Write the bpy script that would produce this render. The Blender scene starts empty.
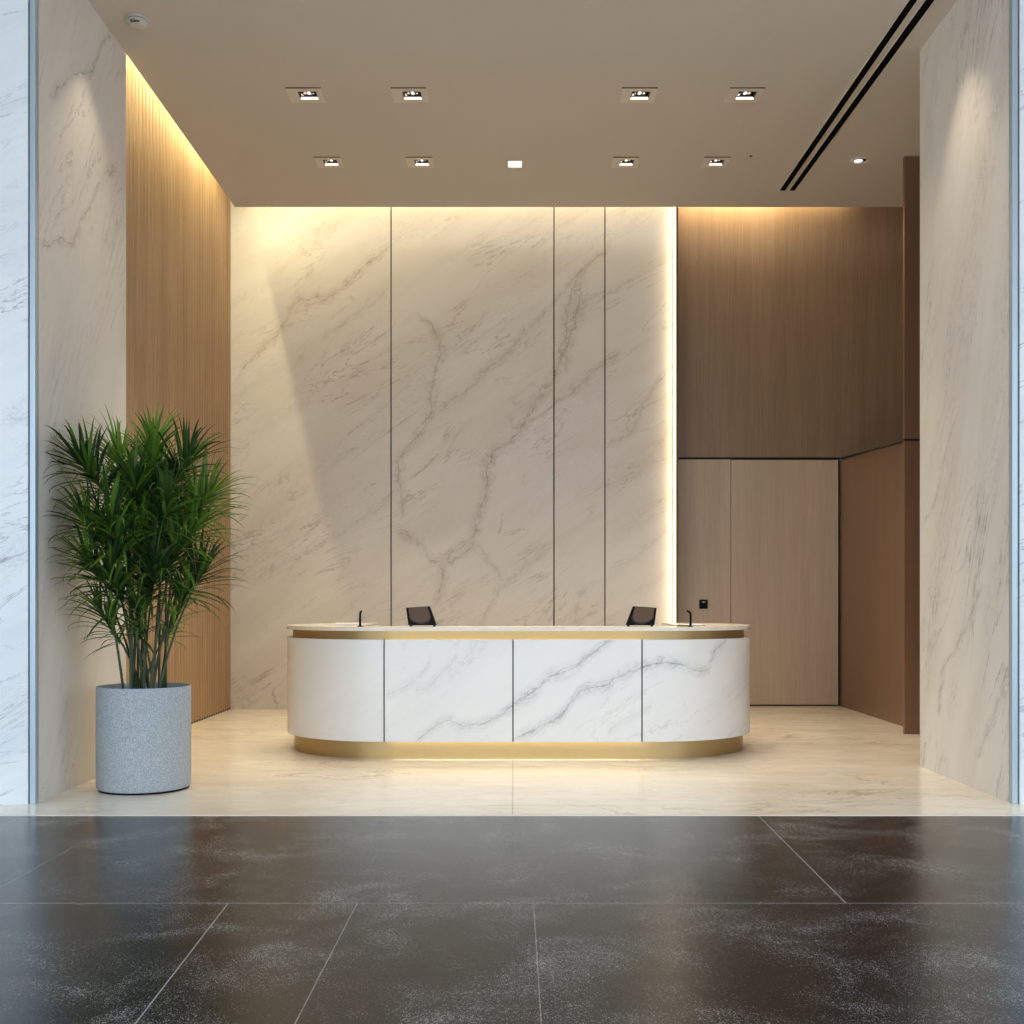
import bpy, bmesh, math, random
from mathutils import Vector, Matrix, Euler
random.seed(7)
PI = math.pi
SC = bpy.context.scene
COL = SC.collection

# ------------------------------------------------------------------ helpers
def tag(o, label=None, cat=None, group=None, kind=None):
    if label: o['label'] = label
    if cat: o['category'] = cat
    if group: o['group'] = group
    if kind: o['kind'] = kind
    return o

def empty(name, loc=(0, 0, 0), rotz=0.0):
    o = bpy.data.objects.new(name, None)
    COL.objects.link(o)
    o.location = loc
    o.rotation_euler = (0, 0, rotz)
    o.empty_display_size = 0.1
    return o

def obj(name, bm, mat, parent=None, smooth=False, loc=None):
    me = bpy.data.meshes.new(name)
    bmesh.ops.recalc_face_normals(bm, faces=bm.faces[:])
    bm.to_mesh(me)
    bm.free()
    mats = mat if isinstance(mat, (list, tuple)) else [mat]
    for m in mats:
        me.materials.append(m)
    if smooth:
        for p in me.polygons:
            p.use_smooth = True
        me.set_sharp_from_angle(angle=math.radians(38))
    o = bpy.data.objects.new(name, me)
    COL.objects.link(o)
    if parent: o.parent = parent
    if loc: o.location = loc
    return o

def struct(name, bm, mat, parent=None, smooth=False):
    o = obj(name, bm, mat, parent, smooth)
    if parent is None: o['kind'] = 'structure'
    return o

def box(bm, x0, x1, y0, y1, z0, z1, bev=0.0, seg=2, mi=0):
    r = bmesh.ops.create_cube(bm, size=1.0)
    vs = r['verts']
    for v in vs:
        v.co.x = x0 + (v.co.x + .5) * (x1 - x0)
        v.co.y = y0 + (v.co.y + .5) * (y1 - y0)
        v.co.z = z0 + (v.co.z + .5) * (z1 - z0)
    fs = set(f for v in vs for f in v.link_faces)
    for f in fs: f.material_index = mi
    if bev > 0:
        es = list(set(e for v in vs for e in v.link_edges))
        bmesh.ops.bevel(bm, geom=es, offset=bev, segments=seg, profile=.5, affect='EDGES')
    return bm

def B(*a, **k):
    return box(bmesh.new(), *a, **k)

def lathe(bm, prof, n=48, cx=0, cy=0, cap=False, mi=0):
    rings = []
    for (r, z) in prof:
        if r < 1e-6:
            rings.append([bm.verts.new((cx, cy, z))])
        else:
            rings.append([bm.verts.new((cx + r * math.cos(2 * PI * i / n), cy + r * math.sin(2 * PI * i / n), z)) for i in range(n)])
    for a, b in zip(rings[:-1], rings[1:]):
        for i in range(n):
            j = (i + 1) % n
            if len(a) == 1 and len(b) == 1: continue
            if len(a) == 1: f = bm.faces.new((a[0], b[i], b[j]))
            elif len(b) == 1: f = bm.faces.new((a[i], a[j], b[0]))
            else: f = bm.faces.new((a[i], a[j], b[j], b[i]))
            f.material_index = mi
    return bm

def tube(bm, pts, radii, n=8, cap=True):
    pts = [Vector(p) for p in pts]
    if not isinstance(radii, (list, tuple)): radii = [radii] * len(pts)
    rings = []
    up = Vector((0.31, 0.95, 0.05)).normalized()
    for i, p in enumerate(pts):
        t = (pts[min(i + 1, len(pts) - 1)] - pts[max(i - 1, 0)]).normalized()
        a = t.cross(up).normalized()
        b = t.cross(a).normalized()
        rings.append([bm.verts.new(p + radii[i] * (math.cos(2 * PI * k / n) * a + math.sin(2 * PI * k / n) * b)) for k in range(n)])
    for r0, r1 in zip(rings[:-1], rings[1:]):
        for k in range(n):
            bm.faces.new((r0[k], r0[(k + 1) % n], r1[(k + 1) % n], r1[k]))
    if cap:
        bm.faces.new(rings[0]); bm.faces.new(rings[-1][::-1])
    return bm

def prism(bm, poly, z0, z1, bev=0.0):
    a = [bm.verts.new((x, y, z0)) for x, y in poly]
    b = [bm.verts.new((x, y, z1)) for x, y in poly]
    n = len(poly)
    lo = bm.faces.new(a[::-1]); hi = bm.faces.new(b)
    for i in range(n):
        bm.faces.new((a[i], a[(i + 1) % n], b[(i + 1) % n], b[i]))
    if bev > 0:
        es = list(set(list(lo.edges) + list(hi.edges)))
        bmesh.ops.bevel(bm, geom=es, offset=bev, segments=2, profile=.5, affect='EDGES')
    return bm

def dup(root, loc):
    r = root.copy(); COL.objects.link(r); r.location = loc
    for ch in list(root.children):
        c = ch.copy(); COL.objects.link(c); c.parent = r
        for g in list(ch.children):
            d = g.copy(); COL.objects.link(d); d.parent = c
    return r

# ------------------------------------------------------------------ node materials
class NT:
    def __init__(s, name):
        s.m = bpy.data.materials.new(name)
        s.m.use_nodes = True
        s.t = s.m.node_tree
        s.t.nodes.clear()
        s.out = s.t.nodes.new('ShaderNodeOutputMaterial')
        s.p = s.t.nodes.new('ShaderNodeBsdfPrincipled')
        s.t.links.new(s.p.outputs[0], s.out.inputs[0])
    def n(s, typ, **kw):
        nd = s.t.nodes.new(typ)
        for k, v in kw.items(): setattr(nd, k, v)
        return nd
    def put(s, sock, v):
        if isinstance(v, bpy.types.NodeSocket): s.t.links.new(v, sock)
        elif v is not None: sock.default_value = v
    def math(s, op, a, b=None, c=None, clamp=False):
        nd = s.n('ShaderNodeMath', operation=op, use_clamp=clamp)
        s.put(nd.inputs[0], a); s.put(nd.inputs[1], b); s.put(nd.inputs[2], c)
        return nd.outputs[0]
    def sstep(s, v, a, b, x=0.0, y=1.0):
        nd = s.n('ShaderNodeMapRange', interpolation_type='SMOOTHSTEP')
        s.put(nd.inputs[0], v); s.put(nd.inputs[1], a); s.put(nd.inputs[2], b); s.put(nd.inputs[3], x); s.put(nd.inputs[4], y)
        return nd.outputs[0]
    def pos(s):
        return s.n('ShaderNodeNewGeometry').outputs['Position']
    def objc(s):
        return s.n('ShaderNodeTexCoord').outputs['Object']
    def sep(s, v):
        nd = s.n('ShaderNodeSeparateXYZ'); s.put(nd.inputs[0], v); return nd.outputs
    def comb(s, x, y, z=0.0):
        nd = s.n('ShaderNodeCombineXYZ'); s.put(nd.inputs[0], x); s.put(nd.inputs[1], y); s.put(nd.inputs[2], z); return nd.outputs[0]
    def noise(s, v, scale, detail=4, rough=.5, dist=0.0, color=False):
        nd = s.n('ShaderNodeTexNoise')
        s.put(nd.inputs['Vector'], v); s.put(nd.inputs['Scale'], scale); s.put(nd.inputs['Detail'], detail)
        s.put(nd.inputs['Roughness'], rough); s.put(nd.inputs['Distortion'], dist)
        return nd.outputs['Color' if color else 'Fac']
    def mapping(s, v, rot=(0, 0, 0), scale=(1, 1, 1), loc=(0, 0, 0)):
        nd = s.n('ShaderNodeMapping'); s.put(nd.inputs[0], v)
        nd.inputs['Rotation'].default_value = rot; nd.inputs['Scale'].default_value = scale; nd.inputs['Location'].default_value = loc
        return nd.outputs[0]
    def mix(s, f, a, b):
        nd = s.n('ShaderNodeMix', data_type='RGBA')
        s.put(nd.inputs[0], f)
        s.put(nd.inputs[6], (*a, 1) if isinstance(a, tuple) else a)
        s.put(nd.inputs[7], (*b, 1) if isinstance(b, tuple) else b)
        return nd.outputs[2]
    def bump(s, h, strength=.2, dist=.01):
        nd = s.n('ShaderNodeBump'); s.put(nd.inputs['Height'], h)
        nd.inputs['Strength'].default_value = strength; nd.inputs['Distance'].default_value = dist
        s.t.links.new(nd.outputs[0], s.p.inputs['Normal'])
    def fcurve(s, v, pts):
        nd = s.n('ShaderNodeFloatCurve')
        c = nd.mapping.curves[0]
        pts = sorted(pts)
        c.points[0].location = pts[0]; c.points[1].location = pts[-1]
        for p in pts[1:-1]: c.points.new(*p)
        nd.mapping.update()
        s.put(nd.inputs[1], v)
        return nd.outputs[0]
    def done(s, color=None, rough=.5, metal=0.0, spec=.5):
        s.put(s.p.inputs['Base Color'], (*color, 1) if isinstance(color, tuple) else color)
        s.put(s.p.inputs['Roughness'], rough); s.put(s.p.inputs['Metallic'], metal)
        s.put(s.p.inputs['Specular IOR Level'], spec)
        return s.m

def srgb(r, g, b):
    f = lambda c: (c / 255 / 12.92) if c / 255 <= .04045 else ((c / 255 + .055) / 1.055) ** 2.4
    return (f(r), f(g), f(b))

def plain(name, color, rough=.5, metal=0.0, var=.06, scale=30):
    t = NT(name)
    f = t.noise(t.objc(), scale, 3)
    if name.startswith('black'): t.p.inputs['Specular IOR Level'].default_value = sp = .12
    else: sp = .5
    c2 = tuple(max(0, c * (1 - var)) for c in color)
    return t.done(t.mix(f, color, c2), rough, metal, sp)

def emit(name, color, strength):
    t = NT(name)
    t.put(t.p.inputs['Emission Color'], (*color, 1)); t.put(t.p.inputs['Emission Strength'], strength)
    return t.done(color, .4)

def marble(name, base, cloud, vein, axes='xz', angle=35, veins=(), gen=.5, rough=.3, core_w=.02, feath_w=.13, gscale=1.0, warp=1.0, seed=0.0, flip=1):
    """veined stone in the plane of the two axes; veins: (axis, strength, [(u,v)...]) drawn as warped curves"""
    t = NT(name)
    x, y, z = t.sep(t.pos())
    a = {'x': x, 'y': y, 'z': z}
    u, v = a[axes[0]], a[axes[1]]
    if flip < 0: u = t.math('MULTIPLY', u, -1.0)
    uv = t.comb(u, v, seed)
    w1 = t.sep(t.noise(uv, 1.6, 3, .5, color=True))
    w2 = t.sep(t.noise(uv, 8.0, 4, .56, color=True))
    du = t.math('ADD', t.math('MULTIPLY', t.math('SUBTRACT', w1[0], .5), .22 * warp), t.math('MULTIPLY', t.math('SUBTRACT', w2[0], .5), .13 * warp))
    dv = t.math('ADD', t.math('MULTIPLY', t.math('SUBTRACT', w1[1], .5), .22 * warp), t.math('MULTIPLY', t.math('SUBTRACT', w2[1], .5), .13 * warp))
    o1 = t.math('MULTIPLY', t.math('SUBTRACT', t.noise(uv, 2.3, 2, .5), .5), .55 * warp)
    o2 = t.math('MULTIPLY', t.math('SUBTRACT', t.noise(t.mapping(uv, loc=(7, 3, 1)), 3.1, 3, .5), .48), .60 * warp)
    uw, vw = t.math('ADD', u, du), t.math('ADD', v, dv)
    wv = t.comb(uw, vw, seed)
    # long axis of the generic veining along the given angle
    rv = t.mapping(uv, rot=(0, 0, -math.radians(angle)))
    rl = t.mapping(rv, scale=(.30 * gscale, 1.5 * gscale, 1))
    g1 = t.noise(rl, 1.5, 9, .62, 1.1)
    r1 = t.sstep(t.math('ABSOLUTE', t.math('SUBTRACT', g1, .5)), 0.0, .012, 1, 0)
    m1 = t.sstep(t.noise(uv, .8 * gscale, 2), .40, .62)
    rf = t.mapping(rv, scale=(.9 * gscale, 3.2 * gscale, 1))
    g2 = t.noise(rf, 2.6, 10, .7, .8)
    r2 = t.sstep(t.math('ABSOLUTE', t.math('SUBTRACT', g2, .5)), 0.0, .016, 1, 0)
    r3 = t.sstep(t.math('ABSOLUTE', t.math('SUBTRACT', t.noise(rf, 5.5, 10, .72, 1.2), .5)), 0.0, .018, 1, 0)
    r2 = t.math('MAXIMUM', r2, t.math('MULTIPLY', r3, .8))
    m2 = t.sstep(t.noise(rl, 1.3, 3), .44, .66)
    gm = t.math('ADD', t.math('MULTIPLY', t.math('MULTIPLY', r1, m1), .75), t.math('MULTIPLY', t.math('MULTIPLY', r2, m2), .45))
    total = t.math('MULTIPLY', gm, gen * 1.25)
    for (ax, st, pts) in veins:
        P = [(p[0], p[1]) for p in pts]
        if ax == 'v': P = [(b, c) for c, b in P]     # P = (param, value)
        P.sort()
        pa, pb = P[0][0], P[-1][0]
        lo, hi = min(p[1] for p in P) - .05, max(p[1] for p in P) + .05
        par, val = (uw, vw) if ax == 'u' else (vw, uw)
        tt = t.math('DIVIDE', t.math('SUBTRACT', par, pa), pb - pa)
        cv = t.fcurve(tt, [((p[0] - pa) / (pb - pa), (p[1] - lo) / (hi - lo)) for p in P])
        sd = t.math('SUBTRACT', val, t.math('MULTIPLY_ADD', cv, hi - lo, lo))
        d = t.math('ABSOLUTE', sd)
        core = t.sstep(d, 0.0, core_w, 1, 0)
        ca = t.sstep(t.math('ABSOLUTE', t.math('SUBTRACT', sd, o1)), 0.0, core_w * .8, .8, 0)
        cb = t.sstep(t.math('ABSOLUTE', t.math('SUBTRACT', sd, o2)), 0.0, core_w * .7, .65, 0)
        near = t.sstep(d, feath_w * .5, feath_w, 1, .0)
        cab = t.math('MULTIPLY', t.math('MAXIMUM', ca, cb), near)
        fe = t.math('MULTIPLY', t.sstep(d, 0.0, feath_w, 1, 0), t.math('ADD', t.math('MULTIPLY', r2, .6), .16))
        k = t.math('ADD', t.math('MULTIPLY', t.math('MAXIMUM', core, cab), .62), fe)
        end = t.math('MULTIPLY', t.sstep(tt, -.04, .06), t.sstep(tt, .94, 1.04, 1, 0))
        k = t.math('MULTIPLY', t.math('MULTIPLY', k, end), st)
        total = t.math('MAXIMUM', total, k)
    brk = t.sstep(w2[2], .30, .60, .45, 1.0)
    total = t.math('MULTIPLY', total, brk, clamp=True)
    cl = t.sstep(t.noise(rl, 1.2, 5, .6, .6), .35, .75)
    col = t.mix(cl, base, cloud)
    col = t.mix(total, col, vein)
    return t.done(col, rough)

def wood(name, dark, light, rough=.42, axis='xz', seed=0.0, bands=True):
    t = NT(name)
    p = t.pos()
    g = t.mapping(p, scale=(70, 70, 1.6), loc=(seed, seed, 0))
    f1 = t.noise(g, 1.0, 5, .6, .3)
    g2 = t.mapping(p, scale=(6, 6, .25), loc=(seed, 2 * seed, 0))
    f2 = t.noise(g2, 1.0, 3, .5, .4)
    g3 = t.mapping(p, scale=(160, 160, 9), loc=(seed, 0, 0))
    f3 = t.noise(g3, 1.0, 2, .5)
    f = t.math('ADD', t.math('MULTIPLY', f1, .6), t.math('ADD', t.math('MULTIPLY', f2, .5), t.math('MULTIPLY', t.math('SUBTRACT', f3, .5), .25)))
    col = t.mix(t.sstep(f, .25, .85), dark, light)
    t.bump(f1, .08, .004)
    return t.done(col, rough)

def px_back(c):      # vein sketches on the back wall: picture of the wall -> metres on it
    k = 14.77 / 1150
    return [((220 + .459 * a - 514) * k, 1.4 + (600 - 180 - .459 * b) * k) for a, b in c]
def px_front(c, x0, y0, s, k=10.06 / 1150):
    return [((x0 + s * a - 514) * k, 1.4 + (600 - y0 - s * b) * k) for a, b in c]

bv = [('v', .95, px_back([(790, 200), (772, 300), (722, 440), (690, 490), (640, 555), (592, 600), (577, 680), (550, 770), (490, 835), (485, 880), (465, 930)])),
      ('v', .8, px_back([(405, 290), (450, 310), (478, 350), (465, 420), (458, 490), (430, 560), (388, 620), (392, 690), (398, 740)])),
      ('u', .8, px_back([(380, 768), (440, 790), (480, 828), (560, 750)])),
      ('u', .8, px_back([(30, 445), (80, 380), (140, 320), (165, 272), (240, 250), (300, 200), (370, 140)])),
      ('u', .65, px_back([(470, 505), (540, 460), (600, 400), (700, 300), (800, 190), (850, 140)])),
      ('u', .6, px_back([(540, 780), (590, 830), (618, 880)])),
      ('u', .55, px_back([(560, 970), (620, 885), (720, 800)])),
      ('u', .7, px_back([(700, 520), (760, 460), (835, 400), (870, 380)])),
      ('v', .7, px_back([(800, 180), (765, 260), (752, 330), (755, 420)])),
      ('u', .6, px_back([(850, 572), (900, 540), (930, 480), (985, 395)])),
      ('v', .55, px_back([(815, 870), (785, 905), (770, 965)])),
      ('u', .4, px_back([(60, 870), (150, 830), (260, 770), (370, 690)])),
      ('u', .35, px_back([(850, 850), (900, 820), (985, 740)])),
      ('u', .35, px_back([(220, 340), (300, 290), (372, 230)]))]
M = {}
M['back_marble'] = marble('back_marble', srgb(222, 217, 211), srgb(211, 203, 194), srgb(138, 120, 104), 'xz', 33, bv, gen=.62, rough=.38, core_w=.0095, feath_w=.15)
cvn = [('u', .9, px_front([(-10, 505), (20, 480), (100, 430), (150, 385), (250, 345), (300, 300), (380, 245), (420, 215)], 510, 580, .254)),
       ('u', .95, px_front([(10, 625), (120, 570), (200, 530), (250, 470), (275, 440), (380, 415), (430, 380), (520, 345), (600, 330), (700, 348)], 510, 580, .254)),
       ('u', .7, px_front([(690, 350), (780, 355), (800, 310), (880, 245)], 510, 580, .254)),
       ('u', .7, px_front([(560, 640), (640, 582), (700, 555), (770, 575), (870, 550), (950, 490), (1030, 455)], 270, 580, .254)),
       ('u', .3, px_front([(455, 455), (560, 400), (640, 300)], 270, 580, .254)),
       ('u', .3, px_front([(560, 440), (640, 400), (720, 320)], 270, 580, .254)),
       ('u', .3, px_front([(380, 600), (470, 540), (560, 500)], 510, 580, .254))]
M['counter_marble'] = marble('counter_marble', srgb(236, 236, 236), srgb(228, 229, 231), srgb(128, 130, 134), 'xz', 35, cvn, gen=.22, rough=.28, core_w=.0065, feath_w=.10, warp=.5, seed=3.1)
M['counter_plain'] = marble('counter_plain', srgb(236, 236, 236), srgb(230, 231, 233), srgb(190, 192, 196), 'xz', 35, (), gen=.10, rough=.28, seed=9.1)
M['top_marble'] = marble('top_marble', srgb(236, 228, 216), srgb(228, 218, 204), srgb(190, 176, 160), 'xy', 20, (), gen=.25, rough=.25)

def col_l(c):      # left pier side face: crop px (0-260 window) -> (y, z)
    o = []
    for a, b in c:
        x, y = a * .254, b * .254
        Y = 3.30 * 1150 / (514 - x)
        o.append((Y, 1.4 + (600 - y) * Y / 1150))
    return o
lv = [('u', .85, col_l([(190, 390), (250, 315), (300, 285), (345, 275), (385, 190), (430, 145)])),
      ('u', .8, col_l([(150, 985), (220, 945), (265, 940), (310, 870), (360, 800), (400, 715), (460, 690)])),
      ('u', .5, col_l([(425, 1000), (440, 930), (490, 850)])),
      ('u', .35, col_l([(265, 210), (280, 120), (300, 20)]))]
M['left_marble'] = marble('left_marble', srgb(216, 210, 203), srgb(206, 199, 191), srgb(130, 117, 107), 'yz', 60, lv, gen=.55, rough=.4, core_w=.010, feath_w=.10, seed=1.7)
def col_r(c):      # right pier side face: crop px (660..1024 window, y 420..) -> (y, z)
    o = []
    for a, b in c:
        x, y = 660 + a * .3555, 420 + b * .3555
        Y = 3.43 * 1150 / (x - 514)
        o.append((-Y, 1.4 + (600 - y) * Y / 1150))
    return o
rv_ = [('v', .8, col_r([(905, 470), (880, 540), (840, 640), (808, 690), (785, 830)])),
       ('v', .6, col_r([(835, 0), (800, 100), (780, 230), (745, 300)])),
       ('v', .7, col_r([(985, 700), (960, 780), (930, 880), (900, 960)])),
       ('v', .45, col_r([(900, 180), (885, 330), (830, 420)]))]
M['right_marble'] = marble('right_marble', srgb(222, 217, 210), srgb(212, 206, 198), srgb(122, 112, 104), 'yz', 68, rv_, gen=.85, rough=.4, core_w=.011, feath_w=.11, seed=5.3, flip=-1)
M['front_marble'] = marble('front_marble', srgb(228, 230, 232), srgb(216, 220, 224), srgb(140, 142, 148), 'xz', 24, (), gen=.8, rough=.35, gscale=1.3, seed=2.2)
M['floor_marble'] = None

def floor_marble():
    t = NT('floor_marble')
    x, y, z = t.sep(t.pos())
    uv = t.comb(x, y, 4.0)
    rl = t.mapping(uv, rot=(0, 0, -math.radians(18)), scale=(.35, 1.0, 1))
    g1 = t.noise(rl, 1.8, 9, .62, 1.4)
    r1 = t.sstep(t.math('ABSOLUTE', t.math('SUBTRACT', g1, .5)), 0, .02, 1, 0)
    m1 = t.sstep(t.noise(uv, .6, 2), .40, .65)
    g2 = t.noise(rl, 5.0, 8, .65, .8)
    r2 = t.sstep(t.math('ABSOLUTE', t.math('SUBTRACT', g2, .5)), 0, .03, 1, 0)
    tot = t.math('ADD', t.math('MULTIPLY', t.math('MULTIPLY', r1, m1), .5), t.math('MULTIPLY', r2, .16))
    col = t.mix(t.sstep(t.noise(rl, 2, 4), .35, .7), srgb(244, 235, 220), srgb(236, 225, 207))
    col = t.mix(tot, col, srgb(170, 146, 118))
    j = t.math('ABSOLUTE', t.math('ADD', x, .01))
    jl = t.math('MULTIPLY', t.sstep(j, .002, .006, 1, 0), .4)
    col = t.mix(jl, col, srgb(130, 110, 90))
    return t.done(col, t.sstep(g2, .3, .7, .16, .24))
M['floor_marble'] = floor_marble()

def dark_stone():
    t = NT('dark_stone_tile')
    p = t.pos()
    x, y, z = t.sep(p)
    def line(a, c, w): return t.sstep(t.math('ABSOLUTE', t.math('SUBTRACT', a, c)), w * .5, w, 1, 0)
    row1 = t.math('GREATER_THAN', y, 5.31)
    row2 = t.math('SUBTRACT', 1.0, row1)
    l1 = t.math('MULTIPLY', row1, t.math('MAXIMUM', line(t.math('MULTIPLY_ADD', y, -.025, x), 1.400, .005), t.math('MAXIMUM', t.math('MULTIPLY', line(x, -2.50, .004), .4), t.math('MULTIPLY', line(x, -.76, .003), .3))))
    l2 = t.math('MULTIPLY', row2, t.math('MAXIMUM', line(t.math('MULTIPLY_ADD', y, .0454, x), -1.079, .004), t.math('MAXIMUM', t.math('MULTIPLY', line(x, .09, .003), .7), t.math('MULTIPLY', line(x, -.724, .003), .75))))
    lines = t.math('MAXIMUM', t.math('MAXIMUM', l1, l2), t.math('MULTIPLY', line(y, 5.31, .008), .6))
    sp = t.noise(p, 190, 2, .6)
    sp2 = t.noise(p, 60, 4, .7)
    cloud = t.noise(p, 1.8, 7, .68, .5)
    k = t.math('ADD', t.math('ADD', t.math('MULTIPLY', sp, .65), t.math('MULTIPLY', sp2, .35)), t.math('MULTIPLY', t.math('SUBTRACT', cloud, .5), .42))
    fro = t.sstep(k, .53, .68)
    col = t.mix(t.noise(p, 6, 5, .6), (.007, .0075, .0085), (.019, .0195, .021))
    col = t.mix(fro, col, (.42, .41, .40))
    col = t.mix(lines, col, (.36, .35, .33))
    rg = t.math('ADD', .20, t.math('MULTIPLY', fro, .25))
    t.bump(t.math('ADD', sp, t.math('MULTIPLY', sp2, 1.2)), .10, .004)
    t.p.inputs['Specular Tint'].default_value = (.82, .92, 1, 1)
    return t.done(col, rg, spec=.42)
M['dark_stone'] = dark_stone()

M['ceiling'] = plain('ceiling_paint', srgb(200, 194, 187), .9, var=.03, scale=90)
M['reed_wood'] = wood('reeded_oak', srgb(140, 111, 82), srgb(182, 150, 115), .5)
M['back_wood'] = wood('brown_oak', srgb(134, 110, 87), srgb(160, 135, 110), .4, seed=3)
M['door_wood'] = wood('pale_oak', srgb(186, 165, 143), srgb(208, 188, 166), .45, seed=11)
M['side_wood'] = wood('bronze_oak', srgb(114, 86, 63), srgb(131, 101, 75), .32, seed=7)
M['wing_wood'] = wood('wing_oak', srgb(118, 88, 69), srgb(134, 102, 80), .35, seed=5)
M['gap'] = plain('dark_gap', (.012, .010, .009), .8)
M['bronze'] = plain('dark_bronze', srgb(92, 74, 54), .4, .8)
M['brass'] = plain('satin_brass', srgb(180, 154, 108), .42, .75, var=.05)
M['steel'] = plain('blue_grey_aluminium', srgb(176, 190, 200), .32, .35)
M['steel_dark'] = plain('shadow_gap_metal', srgb(84, 94, 104), .5, .3)
M['white_strip'] = plain('white_threshold', srgb(238, 232, 222), .4)
M['black'] = plain('black_plastic', (.004, .004, .0045), .5)
M['black_matte'] = plain('black_matte', (.001, .001, .001), 1.0)
M['brown_screen'] = plain('brown_panel', srgb(92, 70, 52), .4, var=.2, scale=14)
M['dark_plastic'] = plain('dark_grey_plastic', (.018, .016, .017), .4)
M['paper'] = plain('paper_white', srgb(240, 236, 228), .6)
M['white_plastic'] = plain('white_plastic', srgb(196, 190, 182), .45)
M['lamp_trim'] = plain('lamp_trim_paint', srgb(216, 208, 198), .5)
M['chrome'] = plain('lamp_reflector', (.5, .48, .45), .12, 1.0)
M['lens'] = emit('lamp_lens_and_lip_glow', (1, .93, .82), 1.5)  # bulbs and lenses, also the imitated lamplight on the downlight lip
M['led'] = emit('led_diffuser', (1, .84, .56), 1.6)
M['led_soft'] = emit('led_diffuser_soft', (1, .88, .55), 3)
M['grey_led'] = plain('status_light', srgb(150, 150, 152), .3)

def concrete():
    t = NT('grey_terrazzo')
    p = t.objc()
    f = t.noise(p, 120, 3, .7)
    g = t.noise(p, 7, 3)
    c = t.mix(t.sstep(f, .38, .66), srgb(142, 149, 155), srgb(190, 197, 202))
    c = t.mix(t.math('MULTIPLY', g, .3), c, srgb(158, 162, 166))
    t.bump(f, .12, .003)
    return t.done(c, .7)
M['concrete'] = concrete()
M['soil'] = plain('soil', (.02, .018, .02), .9, var=.6, scale=40)

def leaf_mat():
    t = NT('palm_leaf')
    isl = t.n('ShaderNodeNewGeometry').outputs['Random Per Island']
    oi = t.n('ShaderNodeObjectInfo').outputs['Random']
    f = t.math('ADD', t.math('MULTIPLY', isl, .5), t.math('MULTIPLY', oi, .5))
    c = t.mix(t.sstep(f, .15, .95), (.006, .030, .008), (.17, .34, .035))
    m = t.done(c, .42)
    t.put(t.p.inputs['Subsurface Weight'], 0.0)
    tr = t.n('ShaderNodeBsdfTranslucent'); t.put(tr.inputs[0], c)
    mx = t.n('ShaderNodeMixShader'); mx.inputs[0].default_value = .25
    t.t.links.new(t.p.outputs[0], mx.inputs[1]); t.t.links.new(tr.outputs[0], mx.inputs[2])
    t.t.links.new(mx.outputs[0], t.out.inputs[0])
    return m
M['leaf'] = leaf_mat()
def stem_mat():
    t = NT('palm_stem')
    x, y, z = t.sep(t.objc())
    f = t.noise(t.mapping(t.objc(), scale=(8, 8, 5)), 2, 3)
    return t.done(t.mix(f, (.010, .022, .008), (.045, .08, .02)), .45)
M['stem'] = stem_mat()

# ------------------------------------------------------------------ setting
ZC = 6.03                 # ceiling
XL, XR = -3.286, 3.42     # inner faces of the marble piers
YP0, YP1 = 7.91, 9.74     # pier front / back
YB, YW = 14.77, 15.18     # marble back wall, wood back wall
YCE = 13.55               # rear edge of the hung ceiling
XW = -3.66                # reeded wall

struct('floor', B(-8, 8, 7.49, 15.6, -.12, 0), M['floor_marble'])
struct('floor_dark', B(-11, 11, -9, 7.45, -.12, 0), M['dark_stone'])
struct('trim_1', B(-8, 8, 7.45, 7.49, -.12, .001), M['white_strip'])

# ceiling with square openings for the recessed lamps; the slots are black bars below it
front_row = [(-1.907, 10.54), (-.953, 10.54), (1.137, 10.54), (2.109, 10.54)]
rear_row = [(-1.956, 12.157), (-.994, 12.157), (1.173, 12.157), (2.125, 12.157)]
mid_lamp = (.01, 12.22)
HS = .085
slots = [(3.008, 3.072), (3.118, 3.186)]
SY0, SY1 = 5.5, 12.99
holes = [(x - HS + .02, x + HS + .02, y - HS, y + HS) for x, y in front_row + rear_row]
holes.append((mid_lamp[0] - .08, mid_lamp[0] + .08, mid_lamp[1] - .10, mid_lamp[1] + .10))
def holed_slab(x0, x1, y0, y1, z, holes):
    xs = sorted(set([x0, x1] + [h[0] for h in holes] + [h[1] for h in holes]))
    ys = sorted(set([y0, y1] + [h[2] for h in holes] + [h[3] for h in holes]))
    bm = bmesh.new()
    vs = {}
    def V(i, j):
        if (i, j) not in vs: vs[(i, j)] = bm.verts.new((xs[i], ys[j], z))
        return vs[(i, j)]
    for i in range(len(xs) - 1):
        for j in range(len(ys) - 1):
            cx, cy = (xs[i] + xs[i + 1]) / 2, (ys[j] + ys[j + 1]) / 2
            if any(h[0] < cx < h[1] and h[2] < cy < h[3] for h in holes): continue
            bm.faces.new((V(i, j), V(i, j + 1), V(i + 1, j + 1), V(i + 1, j)))
    r = bmesh.ops.extrude_face_region(bm, geom=bm.faces[:])
    for v in [g for g in r['geom'] if isinstance(g, bmesh.types.BMVert)]: v.co.z += .14
    return bm
ce = struct('ceiling', holed_slab(XL, 5.3, YP0 - 3.4, YCE, ZC, holes), M['ceiling'])
struct('ceiling_front', B(-9, 9, -4, YP0 - 3.4, ZC, ZC + .14), M['ceiling'])
bm = bmesh.new(); box(bm, -9, XL, YP0 - 3.4, YP1, ZC, ZC + .14); box(bm, 5.3, 9, YP0 - 3.4, 15.5, ZC, ZC + .14)
struct('ceiling_side', bm, M['ceiling'])
struct('ceiling_upper', B(-5.2, 5.6, 9.0, 15.6, 7.3, 7.42), M['ceiling'])

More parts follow.
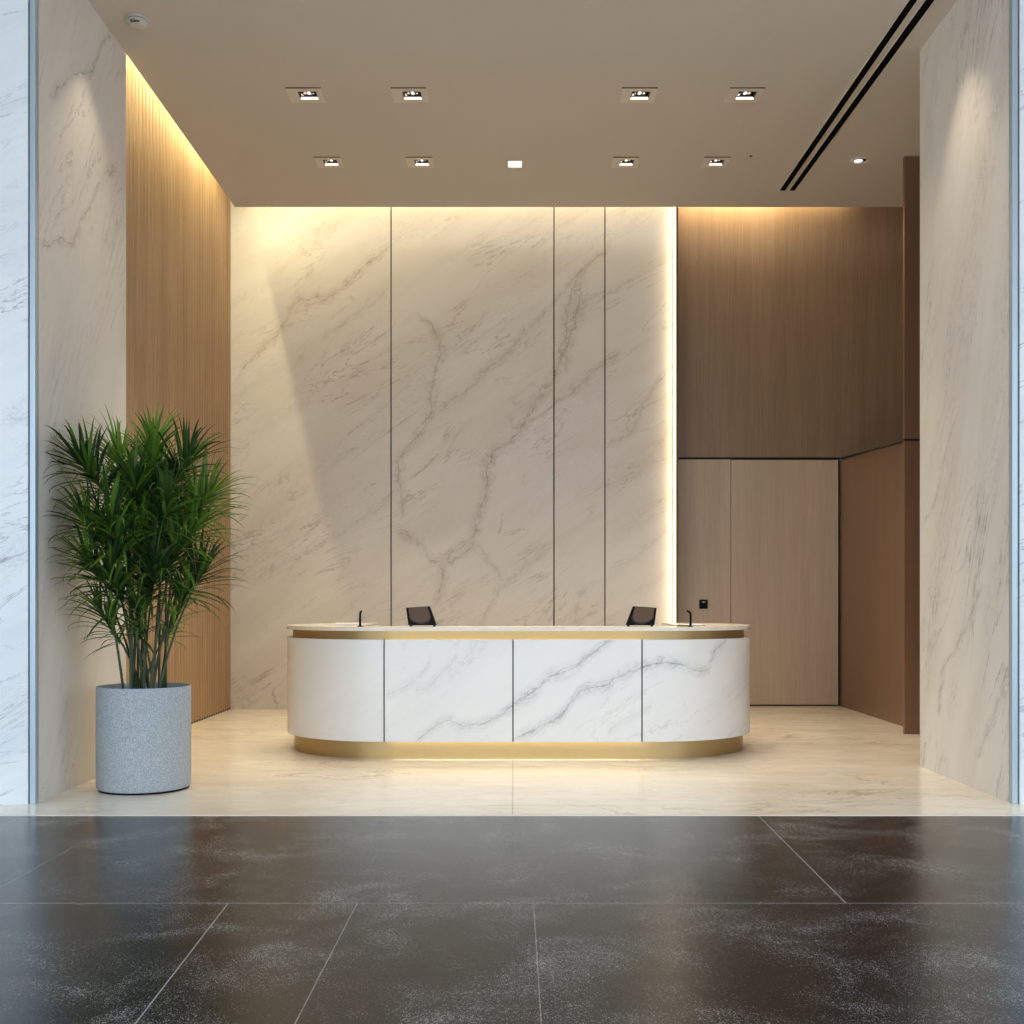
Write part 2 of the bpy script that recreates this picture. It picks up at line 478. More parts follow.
def pier(name, xa, xb, side_mat, sx):
    # a core faced with a side slab and a front slab, an aluminium corner bead between them
    core = struct(name, B(min(xa, xb), max(xa, xb), YP0 + .03, YP1 - (.05 if sx > 0 else 0), 0, ZC), side_mat)
    d = 1 if sx > 0 else -1        # d: direction from corner into the pier
    lo, hi = sorted((xa + d * .050, xb))
    obj('front_slab', B(lo, hi, YP0 - .02, YP0 + .04, 0, ZC), M['front_marble'], core)
    lo, hi = sorted((xa + d * .000, xa + d * .040))
    obj('corner_bead', B(lo, hi, YP0 - .015, YP0 + .04, 0, ZC, bev=.004), M['steel'], core)
    lo, hi = sorted((xa + d * .040, xa + d * .050))
    obj('shadow_gap', B(lo, hi, YP0 + .0, YP0 + .04, 0, ZC), M['steel_dark'], core)
    return core
pier('wall_front_left', XL, -8.0, M['left_marble'], -1)
pier('wall_front_right', XR, 8.0, M['right_marble'], 1)

# reeded oak wall on the left
def reeded():
    bm = bmesh.new()
    pitch = .108; pts = []
    y = YP1 - .1
    while y < YB:
        for k in range(6):
            a = k / 6
            pts.append((XW + .026 * math.sin(PI * a) ** .7, y + pitch * a))
        y += pitch
    pts = [p for p in pts if p[1] < YB] + [(XW, YB)]
    lo = [bm.verts.new((p[0], p[1], 0)) for p in pts]
    hi = [bm.verts.new((p[0], p[1], 7.3)) for p in pts]
    for i in range(len(pts) - 1): bm.faces.new((lo[i], lo[i + 1], hi[i + 1], hi[i]))
    return bm
wl = struct('wall_left', B(XW - .25, XW - .01, YP1 - .1, 15.5, 0, 7.3), M['reed_wood'])
obj('reeded_panel', reeded(), M['reed_wood'], wl, smooth=True)
obj('shadow_gap', B(XW - .005, XW + .022, YP1, YB, 0, .02), M['gap'], wl)

# marble back wall: dark backing and four slabs
wb = struct('wall_back', B(XW - .2, 2.05, YB + .03, YB + .3, 0, 7.3), M['gap'])
je = [XW, -1.579, .5136, 1.168, 2.06]
for a, b in zip(je[:-1], je[1:]):
    obj('marble_slab', B(a + .0075, b - .0075, YB, YB + .03, .0, 7.3, bev=.003, seg=1), M['back_marble'], wb)
obj('end_return', B(2.05, 2.06, YB, YW + .02, 0, 7.3), M['bronze'], wb)

# wood wall and concealed doors on the right of it
XC = 4.303
ww = struct('wall_back_right', B(2.06, 5.4, YW, YW + .3, 3.285, 7.3), M['back_wood'])
obj('lintel_gap', B(2.06, XC, YW + .02, YW + .3, 3.255, 3.285), M['gap'], ww)
obj('side_panel', B(2.06, 2.858, YW, YW + .2, .0, 3.255), M['door_wood'], ww)
obj('door_gap', B(2.85, XC + .1, YW + .05, YW + .3, 0, 3.255), M['gap'], ww)
dr = struct('door_1', B(2.866, 4.268, YW + .004, YW + .05, .018, 3.25, bev=.002, seg=1), M['door_wood'])
obj('door_edge', B(4.268, 4.276, YW - .002, YW + .05, .018, 3.25), M['lamp_trim'], dr)

# closet volume on the right with a sloping top line, and the wing panel in front of it
bm = bmesh.new()
y0, y1 = 12.05, YW + .3
pr = [(XC, y0, 0), (XC, y1, 0), (XC, y1, 3.26), (XC, y0, 3.11)]
a = [bm.verts.new(p) for p in pr]; b = [bm.verts.new((5.3, p[1], p[2])) for p in pr]
bm.faces.new(a); bm.faces.new(b[::-1])
for i in range(4): bm.faces.new((a[i], b[i], b[(i + 1) % 4], a[(i + 1) % 4]))
wr = struct('wall_right', bm, M['side_wood'])
bm = bmesh.new()
pr = [(XC - .003, y0, 3.105), (XC - .003, YW, 3.253), (XC - .003, YW, 3.275), (XC - .003, y0, 3.127)]
a = [bm.verts.new(p) for p in pr]; b = [bm.verts.new((XC + .3, p[1], p[2])) for p in pr]
bm.faces.new(a); bm.faces.new(b[::-1])
for i in range(4): bm.faces.new((a[i], b[i], b[(i + 1) % 4], a[(i + 1) % 4]))
obj('top_gap', bm, M['gap'], wr)
struct('wall_right_upper', B(5.3, 5.4, 9.8, 15.5, 0, 7.3), M['side_wood'])
YK = 12.0
wp = struct('wall_wing', B(4.075, 5.3, YK, YK + .05, 0, 3.06), M['wing_wood'])
bm = bmesh.new(); box(bm, 4.075, 5.3, YK, YK + .05, 3.085, 7.3)
obj('upper_panel', bm, M['wing_wood'], wp)
obj('panel_gap', B(4.078, 5.3, YK + .01, YK + .05, 3.06, 3.085), M['gap'], wp)
struct('wall_right_link', B(XR + .6, 5.4, YP1 - .05, YP1, 0, 7.3), M['side_wood'])

# vertical light fin at the right edge of the marble
fin = empty('light_fin', (2.075, YB - .045, 0))
tag(fin, 'tall bronze fin with vertical light strip edging the veined back wall', 'light')
obj('fin_profile', B(.0, .02, -.05, .16, 0, 7.3), M['bronze'], fin)
obj('light_strip', B(-.030, -.002, .012, .036, 0.02, 7.0), M['led'], fin)

# ------------------------------------------------------------------ ceiling fittings
def make_downlight():
    t = empty('downlight', (0, 0, ZC))
    bm = bmesh.new()
    X, Y, h = .16, .15, HS
    # flat trim ring round the opening (offset so that the opening sits right of centre)
    for (a, b, c, d) in [(-X, -h + .02, -Y, Y), (h + .02, X, -Y, Y), (-h + .02, h + .02, -Y, -h), (-h + .02, h + .02, h, Y)]:
        box(bm, a, b, c, d, -.008, -.0005)
    obj('trim_plate', bm, M['lamp_trim'], t)
    bm = bmesh.new()
    x0, x1 = -h + .02, h + .02
    for (a, b, c, d, z0, z1) in [(x0, x0 + .006, -h, h, 0, .12), (x1 - .006, x1, -h, h, 0, .12), (x0, x1, -h, -h + .006, 0, .12), (x0, x1, h - .006, h, .022, .12), (x0, x1, -h, h, .12, .126)]:
        box(bm, a, b, c, d, z0, z1)
    obj('recess_box', bm, M['dark_plastic'], t)
    obj('lip_glow', B(x0 + .002, x1 - .002, h - .008, h - .001, -.004, .012), M['lens'], t)  # far lip glows by itself, imitating lamplight on the recess wall
    obj('plate_edge_shadow', B(-X, X, -Y - .003, -Y, -.009, 0), M['bronze'], t)  # dark bar painted in as the shadow line at the near edge
    bm = bmesh.new()
    lathe(bm, [(.058, .012), (.062, .03), (.050, .065), (.022, .085)], 10, cx=.02, cy=.01)
    obj('reflector', bm, M['chrome'], t)
    bm = bmesh.new(); lathe(bm, [(0, .022), (.010, .023), (.016, .03), (.010, .038), (0, .040)], 16, cx=.02, cy=.03)
    obj('bulb', bm, M['lens'], t, smooth=True)
    bm = bmesh.new(); box(bm, -.05, -.03, .02, .07, .02, .06)
    obj('lamp_arm', bm, M['chrome'], t)
    return t
proto = make_downlight()
pos_words = ['far left of the front row', 'second from left in the front row', 'third from left in the front row', 'far right of the front row']
pos_words2 = ['far left of the rear row', 'just left of the small lamp in the rear row', 'just right of the small lamp in the rear row', 'far right of the rear row']
spots = []
for i, ((x, y), w) in enumerate(list(zip(front_row, pos_words)) + list(zip(rear_row, pos_words2))):
    o = proto if i == 0 else dup(proto, (x, y, ZC))
    o.location = (x, y, ZC)
    if i >= 4: o.scale = (.86, .95, 1)
    tag(o, 'square recessed ceiling downlight, ' + w, 'downlight', 'square recessed downlights')
    spots.append((x, y))
t = empty('small_downlight', (mid_lamp[0], mid_lamp[1], ZC))
tag(t, 'small frameless glowing rectangular lamp alone in the middle of the ceiling', 'downlight')
bm = bmesh.new()
for (a, b, c, d, z0, z1) in [(-.078, -.070, -.098, .098, -.002, .05), (.070, .078, -.098, .098, -.002, .05), (-.078, .078, -.098, -.09, -.002, .05), (-.078, .078, .09, .098, -.002, .05)]:
    box(bm, a, b, c, d, z0, z1)
obj('housing', bm, M['lamp_trim'], t)
obj('lens', B(-.07, .07, -.09, .058, .012, .02), M['lens'], t)
obj('lens_strip', B(-.07, .07, .066, .09, .006, .02), M['lens'], t)

t = empty('round_downlight', (3.64, 12.1, ZC))
tag(t, 'round adjustable ceiling spotlight right of the twin black slots', 'downlight')
bm = bmesh.new(); lathe(bm, [(.068, -.001), (.098, -.001), (.100, -.006), (.090, -.014), (.072, -.012), (.068, -.001)], 40)
obj('trim_ring', bm, M['lamp_trim'], t, smooth=True)
bm = bmesh.new(); lathe(bm, [(0, -.002), (.070, -.002)], 32); 
obj('dark_reflector', bm, M['black'], t)
bm = bmesh.new(); lathe(bm, [(0, -.012), (.03, -.011), (.045, -.004), (0, -.003)], 24, cx=-.012, cy=.015)
obj('bulb', bm, M['lens'], t, smooth=True)

t = empty('slot_diffuser', (0, 0, ZC))
tag(t, 'long twin-slot black linear air diffuser running along the ceiling on the right', 'air diffuser')
def skew_bar(bm, e0, e1, n0, n1, z0, z1):
    """bar under the ceiling from the rear end (x e0..e1 at SY1) towards the front (x n0..n1 at 8.874), carried on to SY0"""
    k = (SY1 - SY0) / (SY1 - 8.874)
    f0, f1 = e0 + (n0 - e0) * k, e1 + (n1 - e1) * k
    return prism(bm, [(f0, SY0), (f1, SY0), (e1, SY1), (e0, SY1)], z0, z1)
for (e0, e1, n0, n1) in [(2.996, 3.062, 3.046, 3.109), (3.108, 3.170, 3.171, 3.241)]:
    obj('slot', skew_bar(bmesh.new(), e0, e1, n0, n1, -.006, -.0005), M['black_matte'], t)  # flat black bar, its colour stands for shade inside an open slot
    bm = bmesh.new()
    skew_bar(bm, e0 - .006, e0, n0 - .006, n0, -.009, -.0005); skew_bar(bm, e1, e1 + .006, n1, n1 + .006, -.009, -.0005)
    obj('edge_trim', bm, M['lamp_trim'], t)

t = empty('smoke_detector', (-3.0, 9.16, ZC))
tag(t, 'round white smoke detector on the ceiling by the left marble pier', 'smoke detector')
bm = bmesh.new(); lathe(bm, [(0, 0), (.088, 0), (.090, -.012), (.086, -.018), (0, -.018)], 40)
obj('mounting_base', bm, M['white_plastic'], t, smooth=True)
bm = bmesh.new(); lathe(bm, [(0, -.018), (.080, -.018), (.080, -.024), (0, -.024)], 40)
obj('shadow_gap', bm, M['black'], t)
bm = bmesh.new(); lathe(bm, [(0, -.024), (.086, -.024), (.087, -.034), (.070, -.050), (.060, -.064), (.050, -.068), (0, -.069)], 40)
obj('sensor_cap', bm, M['white_plastic'], t, smooth=True)
cu = bpy.data.curves.new('lettering', 'FONT'); cu.body = 'Cdms'; cu.size = .030; cu.align_x = 'CENTER'; cu.align_y = 'CENTER'; cu.extrude = .005
cu.materials.append(M['bronze'])
tmp = bpy.data.objects.new('tmp', cu)
tm = bpy.data.meshes.new_from_object(tmp); bpy.data.objects.remove(tmp)
tm.materials.clear(); tm.materials.append(M['bronze'])
lt = bpy.data.objects.new('lettering', tm); COL.objects.link(lt); lt.parent = t
lt.location = (.004, -.074, -.053); lt.rotation_euler = (math.radians(133), 0, 0)

t = empty('sprinkler_head', (2.47, 11.99, ZC))
tag(t, 'tiny dark sprinkler head dot in the ceiling right of the rear row of lamps', 'sprinkler')
bm = bmesh.new(); lathe(bm, [(0, 0), (.016, 0), (.014, -.006), (.006, -.01), (0, -.01)], 16)
obj('sprinkler_cap', bm, M['bronze'], t, smooth=True)

# ------------------------------------------------------------------ card reader on the side panel
t = empty('card_reader', (2.50, YW, 1.345))
tag(t, 'small black square card reader on the pale wood panel beside the door', 'card reader')
obj('reader_body', B(-.055, .055, -.022, -.0005, -.06, .06, bev=.008), M['black'], t)
obj('status_light', B(-.022, .022, -.025, -.021, .018, .036, bev=.002), M['grey_led'], t)

# ------------------------------------------------------------------ reception counter
YF, RB = 10.06, 1.0
XEL, XER = -1.10, 1.18
AL, AR = 1.062, 1.068
XIL, XIR = -1.41, 1.54          # inner ends of the two wings
def outline(off, nseg=28):
    """open path from the back of the left wing round the front to the back of the right wing"""
    yc = YF + RB
    pts = []
    al, ar, b = AL - off, AR - off, RB - off
    th0 = math.acos(max(-1, min(1, (XEL - XIL) / al)))     # angle from -x axis at the back
    for k in range(nseg + 1):
        th = th0 - (th0 + PI / 2) * k / nseg
        pts.append((XEL - al * math.cos(th), yc + b * math.sin(th)))
    th0 = math.acos(max(-1, min(1, (XIR - XER) / ar)))
    for k in range(nseg + 1):
        th = -PI / 2 + (th0 + PI / 2) * k / nseg
        pts.append((XER + ar * math.cos(th), yc + b * math.sin(th)))
    return pts
def band(bm, off, thick, z0, z1, xa=-99, xb=99, bev=0.0):
    """wall following the outline between two x limits on its front side"""
    o, i = outline(off), outline(off + thick)
    n = len(o); h = n // 2
    L = []
    for k in range(n):
        L.append((o[k], i[k]))
    res = []
    def clip(seg):
        return seg
    if xa > -99 and xb < 99:                       # flat front piece
        poly = [(xa, YF + off), (xb, YF + off), (xb, YF + off + thick), (xa, YF + off + thick)]
    elif xb < 99:                                  # left wing up to xb
        a = [p for p in o[:h] if p[0] < xb - .01 or p[1] > YF + .3] + [(xb, YF + off)]
        b = [p for p in i[:h] if p[0] < xb - .01 or p[1] > YF + .3] + [(xb, YF + off + thick)]
        poly = a + b[::-1]
    elif xa > -99:
        a = [(xa, YF + off)] + [p for p in o[h:] if p[0] > xa + .01 or p[1] > YF + .3]
        b = [(xa, YF + off + thick)] + [p for p in i[h:] if p[0] > xa + .01 or p[1] > YF + .3]
        poly = a + b[::-1]
    else:
        poly = o + i[::-1]
    prism(bm, poly, z0, z1, bev)
    return bm
desk = empty('reception_counter', (0, 0, 0))
tag(desk, 'long oval white marble reception counter with brass plinth and glowing reveal', 'reception counter')
ZP0, ZP1, ZT0, ZT1 = .158, 1.052, 1.128, 1.163
obj('plinth', band(bmesh.new(), .065, .05, 0.0, ZP0 + .05), M['brass'], desk, smooth=True)
J = [-1.137, -.009, 1.12]; g = .006
pl = obj('end_panel', band(bmesh.new(), 0, .03, ZP0, ZP1, xb=J[0] - g, bev=.003), M['counter_plain'], desk, smooth=True)
pl['label'] = 'plain white curved end panel'
obj('front_panel', band(bmesh.new(), 0, .03, ZP0, ZP1, xa=J[0] + g, xb=J[1] - g, bev=.003), M['counter_marble'], desk)
obj('front_panel', band(bmesh.new(), 0, .03, ZP0, ZP1, xa=J[1] + g, xb=J[2] - g, bev=.003), M['counter_marble'], desk)
pl = obj('end_panel', band(bmesh.new(), 0, .03, ZP0, ZP1, xa=J[2] + g, bev=.003), M['counter_marble'], desk, smooth=True)
pl['label'] = 'grey veined white curved end panel'
for jx in J:
    obj('joint_strip', B(jx - .02, jx + .02, YF + .018, YF + .0305, ZP0 + .001, ZP1 - .001), M['gap'], desk)
obj('carcass', band(bmesh.new(), .031, .05, ZP0 + .05, ZP1 - .09), M['gap'], desk)
obj('brass_reveal', band(bmesh.new(), .052, .04, ZP1 - .08, ZT0), M['brass'], desk, smooth=True)
oo = outline(-.008)
top = oo + [(XIR, oo[-1][1]), (XIR, YF + .40), (XIL, YF + .40), (XIL, oo[0][1])]
# drop duplicates
tp = []
for p in top:
    if not tp or (abs(p[0] - tp[-1][0]) + abs(p[1] - tp[-1][1])) > 1e-3: tp.append(p)
obj('countertop', prism(bmesh.new(), tp, ZT0, ZT1, bev=.008), M['top_marble'], desk, smooth=True)
obj('reveal_light', B(-1.12, 1.20, YF + .032, YF + .050, ZP1 - .07, ZP1 - .062), M['led_soft'], desk)
obj('plinth_light', B(-1.12, 1.20, YF + .032, YF + .060, ZP0 + .035, ZP0 + .042), M['led_soft'], desk)

# things on the counter
def gooseneck(name, x, y, bend, label):
    t = empty(name, (x, y, ZT1))
    tag(t, label, 'microphone', 'gooseneck microphones on the counter')
    bm = bmesh.new(); lathe(bm, [(0, 0), (.024, 0), (.024, .006), (.018, .011), (0, .012)], 24)
    obj('base', bm, M['black'], t, smooth=True)
    pts = [(0, 0, .01), (0, 0, .08), (.001 * bend, 0, .108)]
    for k in range(1, 7):
        a = k / 6 * math.radians(75)
        pts.append((bend * .022 * (1 - math.cos(a)), 0, .108 + .026 * math.sin(a)))
    e = pts[-1]
    pts.append((e[0] + bend * .018, 0, e[2] + .010))
    bm = bmesh.new(); tube(bm, pts, [.010] * (len(pts) - 2) + [.009, .007], 10)
    obj('neck', bm, M['black'], t, smooth=True)
    return t
g1 = gooseneck('gooseneck_microphone', -1.362, 10.18, .45, 'slim black gooseneck microphone on the left wing of the counter')
g2 = gooseneck('gooseneck_microphone', 1.563, 10.18, -1.0, 'black gooseneck microphone with bent tip on the right wing of the counter')

def terminal(x, y, mir, label):
    """wedge-shaped countertop screen seen from behind"""
    t = empty('desk_terminal', (x, y, ZT1))
    tag(t, label, 'terminal', 'dark screen terminals on the counter')
    m = mir
    # shell: sheared box leaning to one side and back
    bm = bmesh.new()
    P = [(-.125, -.0, .012), (.125, 0, .012), (.062, -.0, .182), (-.150, 0, .168)]
    D = .10
    a = [bm.verts.new((p[0] * m, 0.0 + p[2] * .25, p[2])) for p in P]
    b = [bm.verts.new((p[0] * m, D * (1 - p[2] * 4.6) + p[2] * .32 + .012, p[2])) for p in P]
    bm.faces.new(a); bm.faces.new(b[::-1])
    for i in range(4): bm.faces.new((a[i], b[i], b[(i + 1) % 4], a[(i + 1) % 4]))
    bmesh.ops.bevel(bm, geom=bm.edges[:], offset=.006, segments=2, profile=.5, affect='EDGES')
    obj('shell', bm, M['black'], t, smooth=True)
    # brown back panel with a rounded lower edge
    bm = bmesh.new()
    def q(u, v):     # bilinear on the face
        lo = Vector(P[0]).lerp(Vector(P[1]), u); hi = Vector(P[3]).lerp(Vector(P[2]), u)
        w = lo.lerp(hi, v)
        return w
    prof = [(.10, .97), (.10, .62)]
    for k in range(1, 12):
        an = PI * k / 12
        prof.append((.50 - .40 * math.cos(an), .55 - .40 * math.sin(an)))
    prof += [(.90, .62), (.90, .97)]
    f = []; bk = []
    for u, v in prof:
        w = q(u, v)
        f.append(bm.verts.new((w.x * m, w.z * .25 - .007, w.z))); bk.append(bm.verts.new((w.x * m, w.z * .25 + .004, w.z)))
    bm.faces.new(f); bm.faces.new(bk[::-1])
    for i in range(len(f)): bm.faces.new((f[i], bk[i], bk[(i + 1) % len(f)], f[(i + 1) % len(f)]))
    obj('back_panel', bm, M['brown_screen'], t)
    # dark grey bracket strip along the foot and side
    bm = bmesh.new()
    rim = []
    for k in range(0, 15):
        an = PI * (k / 14)
        w = q(.50 - .42 * math.cos(an), .52 - .42 * math.sin(an))
        rim.append((w.x * m, w.z * .25 - .006, w.z))
    tube(bm, rim, .0035, 6)
    obj('rim', bm, M['dark_plastic'], t, smooth=True)
    for sx in (-.105, .105):
        obj('foot', B(sx - .008, sx + .008, .008, .09, 0, .014), M['black'], t)
    return t
terminal(-.815, 10.22, 1, 'dark tilted desk terminal with brown back on the left half of the counter')
terminal(1.125, 10.22, -1, 'dark tilted desk terminal with brown back near the glowing wall edge')

t = empty('paper_stack', (-1.53, 10.75, ZT1))
tag(t, 'white stack of paper behind the microphone on the left wing', 'paper')
obj('sheets', B(-.14, .11, -.10, .10, 0, .022, bev=.002, seg=1), M['paper'], t)
t = empty('note_pad', (1.66, 10.62, ZT1))
tag(t, 'flat white note pad behind the microphone on the right wing', 'note pad')
obj('pages', B(-.11, .09, -.09, .10, 0, .012, bev=.002, seg=1), M['paper'], t)
obj('backing_card', B(-.115, .095, -.095, .105, 0, .003), M['bronze'], t)
t = empty('pen', (1.515, 10.30, ZT1), math.radians(4))
tag(t, 'dark pen lying on the countertop left of the bent microphone', 'pen')
bm = bmesh.new(); tube(bm, [(-.07, 0, .006), (-.058, 0, .006), (.06, 0, .006), (.068, 0, .006)], [.002, .006, .006, .004], 10)
obj('barrel', bm, M['bronze'], t, smooth=True)

# ------------------------------------------------------------------ potted palm
PX, PY = -2.754, 8.56
palm = empty('potted_palm', (PX, PY, 0))
tag(palm, 'tall green bamboo palm in a grey speckled cylinder planter by the left marble pier', 'potted plant')
bm = bmesh.new()
lathe(bm, [(0, .012), (.320, .012), (.331, .016), (.339, .03), (.339, .752), (.337, .760), (.333, .764), (.328, .764), (.326, .760), (.325, .70), (.325, .64), (0, .64)], 96)
obj('planter', bm, M['concrete'], palm, smooth=True)
bm = bmesh.new(); lathe(bm, [(0, 0), (.324, 0), (.324, .013), (0, .013)], 64)
obj('planter_shadow_gap', bm, M['black'], palm)  # black disc standing for the shadow gap under the planter
bm = bmesh.new()
lathe(bm, [(.326, .675), (.25, .69), (.12, .70), (0, .70), ], 40)
obj('soil', bm, M['soil'], palm, smooth=True)

WALLX = XL - PX + .012
def leaf(bm, p, d, L, w, droop, rnd):
    """a narrow pointed folded blade that arches over"""
    n = 7
    d = d.normalized()
    pts = []; q = p.copy(); dd = d.copy()
    for k in range(n + 1):
        pts.append((q.copy(), dd.copy()))
        q = q + dd * (L / n)
        if q.x < WALLX and q.y > -.68: q.x = WALLX + .004 * rnd
        dd = (dd + Vector((0, 0, -droop * (.10 + 1.5 * (k / n) ** 2)))).normalized()
    prev = None
    for k, (q, t) in enumerate(pts):
        s = k / n
        ww = w * (math.sin(PI * min(1, .12 + .88 * s) ** .75)) if k < n else 0
        side = t.cross(Vector((0, 0, 1)))
        if side.length < 1e-3: side = Vector((1, 0, 0))
        side = (Matrix.Rotation(rnd, 3, t) @ side.normalized())
        nrm = side.cross(t).normalized()
        if k == n: cur = [bm.verts.new(q)]
        else: cur = [bm.verts.new(q - side * ww + nrm * ww * .35), bm.verts.new(q), bm.verts.new(q + side * ww + nrm * ww * .35)]
        if prev:
            if len(cur) == 3:
                bm.faces.new((prev[0], prev[1], cur[1], cur[0])); bm.faces.new((prev[1], prev[2], cur[2], cur[1]))
            else:
                bm.faces.new((prev[0], prev[1], cur[0])); bm.faces.new((prev[1], prev[2], cur[0]))
        prev = cur

def cluster(stem, base, tip, R, n, spread=1.0):
    n = int(n * 1.3)
    """a tuft of blades set along the last stretch of a shoot, fanning round its direction"""
    bm = bmesh.new()
    ax = (tip - base).normalized()
    a = ax.cross(Vector((.2, 1, .1))).normalized(); b = ax.cross(a).normalized()
    tube(bm, [base, base.lerp(tip, .5), tip], [.006, .005, .003], 6)
    for k in range(n):
        s = k / (n - 1)
        p = base.lerp(tip, .0 + 1.0 * s)
        an = k * 2.399 + random.uniform(-.3, .3)
        rad = a * math.cos(an) + b * math.sin(an)
        open_ = (1.48 - 1.08 * s) * spread * random.uniform(.8, 1.2)
        d = ax * math.cos(open_) + rad * math.sin(open_) + Vector((0, 0, .18))
        L = R * random.uniform(.78, 1.12) * (1.0 - .25 * abs(s - .5))
        leaf(bm, p, d, L, R * random.uniform(.022, .035), random.uniform(.20, .60), random.uniform(-.35, .35))
    return obj('leaf_tuft', bm, M['leaf'], stem, smooth=False)

kpx = PY / 1150
def at(px, py, dy=0.0):
    """local point in the plant: sideways and up from the planter's foot"""
    k = (PY + dy) / 1150
    return Vector(((px - 514) * k - PX, dy, 1.4 + (600 - py) * k))
tufts = [ # px, py of the tuft's heart, depth, reach, count
    (86, 470, -.32, .46, 54), (120, 464, .10, .46, 46), (152, 459, -.05, .46, 58), (184, 469, .0, .46, 54), (204, 502, .02, .46, 54),
    (113, 532, -.34, .52, 60), (192, 532, -.05, .48, 52), (90, 530, -.30, .44, 44), (112, 582, -.30, .50, 54), (154, 578, -.28, .48, 52),
    (198, 580, .06, .48, 46), (104, 618, -.15, .36, 36), (178, 616, .05, .34, 32), (138, 612, -.20, .38, 36), (146, 515, .18, .48, 50),
    (128, 500, .05, .48, 50), (166, 515, -.24, .46, 48), (144, 550, .05, .46, 50), (170, 495, .25, .44, 44), (92, 568, -.28, .44, 42),
    (136, 492, -.24, .44, 48), (160, 550, .25, .46, 44), (140, 535, -.12, .46, 46), (174, 556, -.12, .46, 44), (122, 552, .10, .46, 44),
    (158, 490, .10, .46, 44)]
stems_n = len(tufts)
for i, (px, py, dy, R, n) in enumerate(tufts):
    heart = at(px, py, dy)
    an = i * 2.399; rr = .05 + .12 * math.sqrt((i + .5) / stems_n)
    foot = Vector((rr * math.cos(an) * 1.1, rr * math.sin(an), .69))
    foot.x = foot.x * .55 + max(-.13, min(.13, heart.x * .28))
    out = Vector((heart.x, heart.y, 0))
    mid = Vector((foot.x + (heart.x - foot.x) * .30, foot.y + (heart.y - foot.y) * .30, foot.z + (heart.z - foot.z) * .55))
    pts = []
    for k in range(9):
        s = k / 8
        pts.append(foot * (1 - s) ** 2 + mid * 2 * s * (1 - s) + heart * s * s)
    bm = bmesh.new()
    tube(bm, pts, [.0100 - .0045 * k / 8 for k in range(9)], 8)
    for k in range(1, 8):       # cane rings
        tdir = (pts[k + 1] - pts[k - 1]).normalized()
        tube(bm, [pts[k] - tdir * .006, pts[k], pts[k] + tdir * .006], [.0100 - .0045 * k / 8, .0122 - .0045 * k / 8, .0100 - .0045 * k / 8], 8)
    st = obj('stem', bm, M['stem'], palm, smooth=True)
    od = out.normalized() if out.length > .05 else Vector((0, 0, 1))
    dirv = (Vector((0, 0, 1)) * .8 + od * .75 * min(1, out.length / .45)).normalized()
    cluster(st, heart - dirv * .22, heart + dirv * .08, R, n)

# ------------------------------------------------------------------ light
def area(name, loc, rot, sx, sy, power, color, spread=PI):
    l = bpy.data.lights.new(name, 'AREA'); l.shape = 'RECTANGLE'; l.size = sx; l.size_y = sy; l.energy = power; l.color = color; l.spread = spread
    o = bpy.data.objects.new(name, l); COL.objects.link(o); o.location = loc; o.rotation_euler = rot
    return o
def spot(name, loc, power, ang, color, blend=.5, rot=(0, 0, 0), size=.04):
    l = bpy.data.lights.new(name, 'SPOT'); l.energy = power; l.spot_size = math.radians(ang); l.spot_blend = blend; l.color = color; l.shadow_soft_size = size
    o = bpy.data.objects.new(name, l); COL.objects.link(o); o.location = loc; o.rotation_euler = rot
    return o
WARM = (1.0, .78, .44)
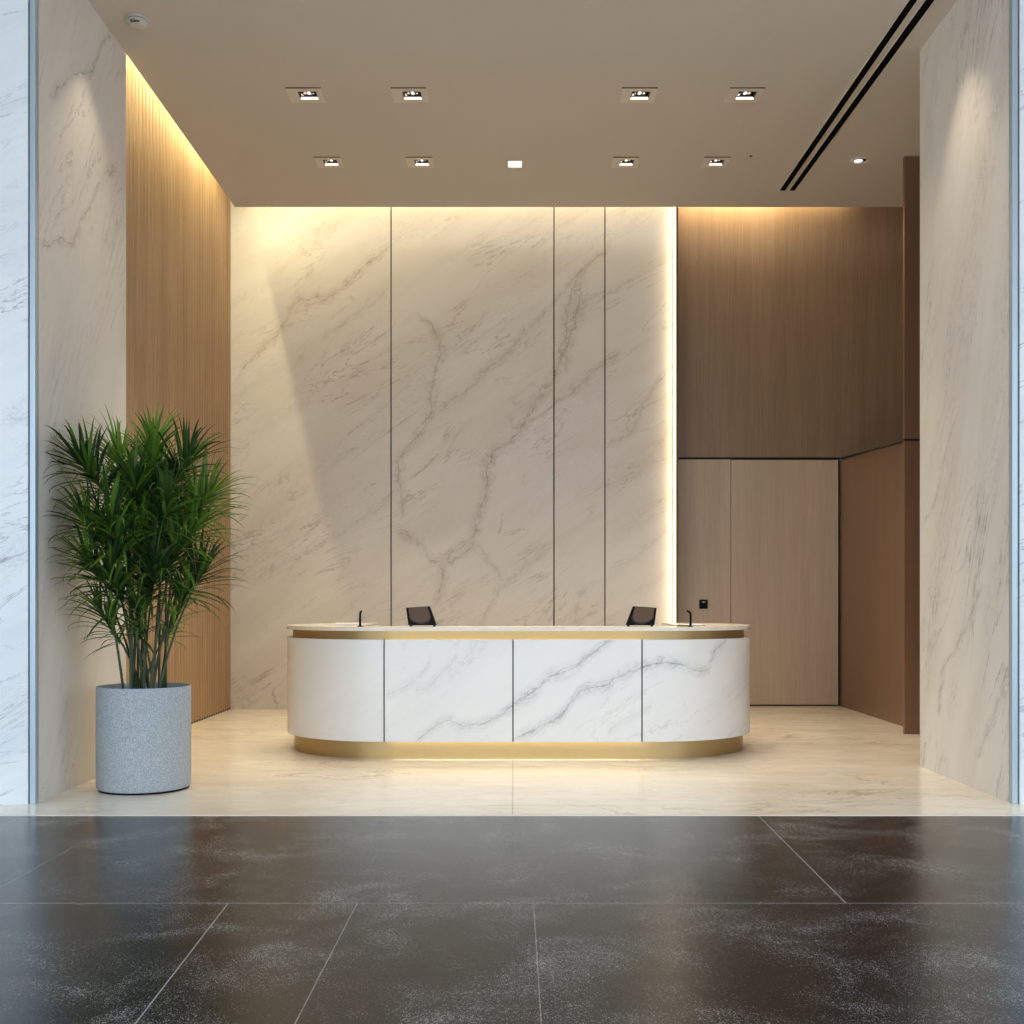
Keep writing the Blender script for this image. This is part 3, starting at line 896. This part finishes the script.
# cove strips above the hung ceiling (tilted to the wall)
area('cove_light_back', ((-3.2 + 2.0) / 2, YB - .22, 6.72), (math.radians(20), 0, 0), 5.1, .05, 24, WARM)
area('cove_light_left', (XW + .20, (YP1 + YB) / 2 - .35, 6.76), (0, math.radians(-24), 0), .05, 4.1, 105, (1, .88, .48))
area('cove_light_wood', (2.85, YW - .22, 6.86), (math.radians(20), 0, 0), 1.45, .05, 32, WARM)
area('cove_light_wood_right', (4.0, YW - .10, 6.80), (math.radians(20), 0, 0), .7, .05, 5, WARM)
area('fin_light', (2.060, YB - .06, 3.4), (0, math.radians(90), 0), 6.6, .02, 12, (1, .80, .50))
area('reveal_strip', (.04, YF + .041, ZP1 - .058), (math.radians(180), 0, 0), 2.3, .016, 3.2, (1, 1, .90))
area('plinth_strip', (.04, YF + .046, ZP0 + .030), (0, 0, 0), 2.3, .024, 2.6, (1, 1, .92))
for x, y in spots:
    spot('downlight_beam', (x + .02, y, ZC - .02), 195, 76, (1, .86, .64), .6)
spot('downlight_beam', (3.64, 12.1, ZC - .02), 40, 80, (1, .84, .62), .6)
spot('wall_washer', (-2.86, 8.80, ZC - .01), 75, 74, (1, .84, .62), .75)
spot('wall_washer', (2.98, 8.65, ZC - .01), 95, 74, (1, .84, .62), .75)

w = bpy.data.worlds.new('daylight'); SC.world = w; w.use_nodes = True
nt = w.node_tree; nt.nodes.clear()
o = nt.nodes.new('ShaderNodeOutputWorld'); b = nt.nodes.new('ShaderNodeBackground')
tc = nt.nodes.new('ShaderNodeTexCoord'); sp = nt.nodes.new('ShaderNodeSeparateXYZ'); cr = nt.nodes.new('ShaderNodeValToRGB')
nt.links.new(tc.outputs['Generated'], sp.inputs[0]); nt.links.new(sp.outputs['Z'], cr.inputs[0]); nt.links.new(cr.outputs[0], b.inputs[0]); nt.links.new(b.outputs[0], o.inputs[0])
cr.color_ramp.elements[0].color = (.80, .905, 1, 1); cr.color_ramp.elements[1].color = (.50, .72, .95, 1)
b.inputs[1].default_value = 2.75

# ------------------------------------------------------------------ camera
cam = bpy.data.cameras.new('camera'); co = bpy.data.objects.new('camera', cam); COL.objects.link(co)
co.location = (0, 0, 1.4); co.rotation_euler = (math.radians(90), 0, 0)
cam.sensor_width = 36; cam.lens = 1150 / 1024 * 36
cam.shift_x = -2 / 1024; cam.shift_y = 88 / 1024
cam.clip_start = .05; cam.clip_end = 100
SC.camera = co
SC.view_settings.view_transform = 'Standard'
SC.view_settings.look = 'None'
SC.view_settings.exposure = .06
SC.cycles.max_bounces = 10
SC.cycles.diffuse_bounces = 6
SC.cycles.sample_clamp_indirect = 6
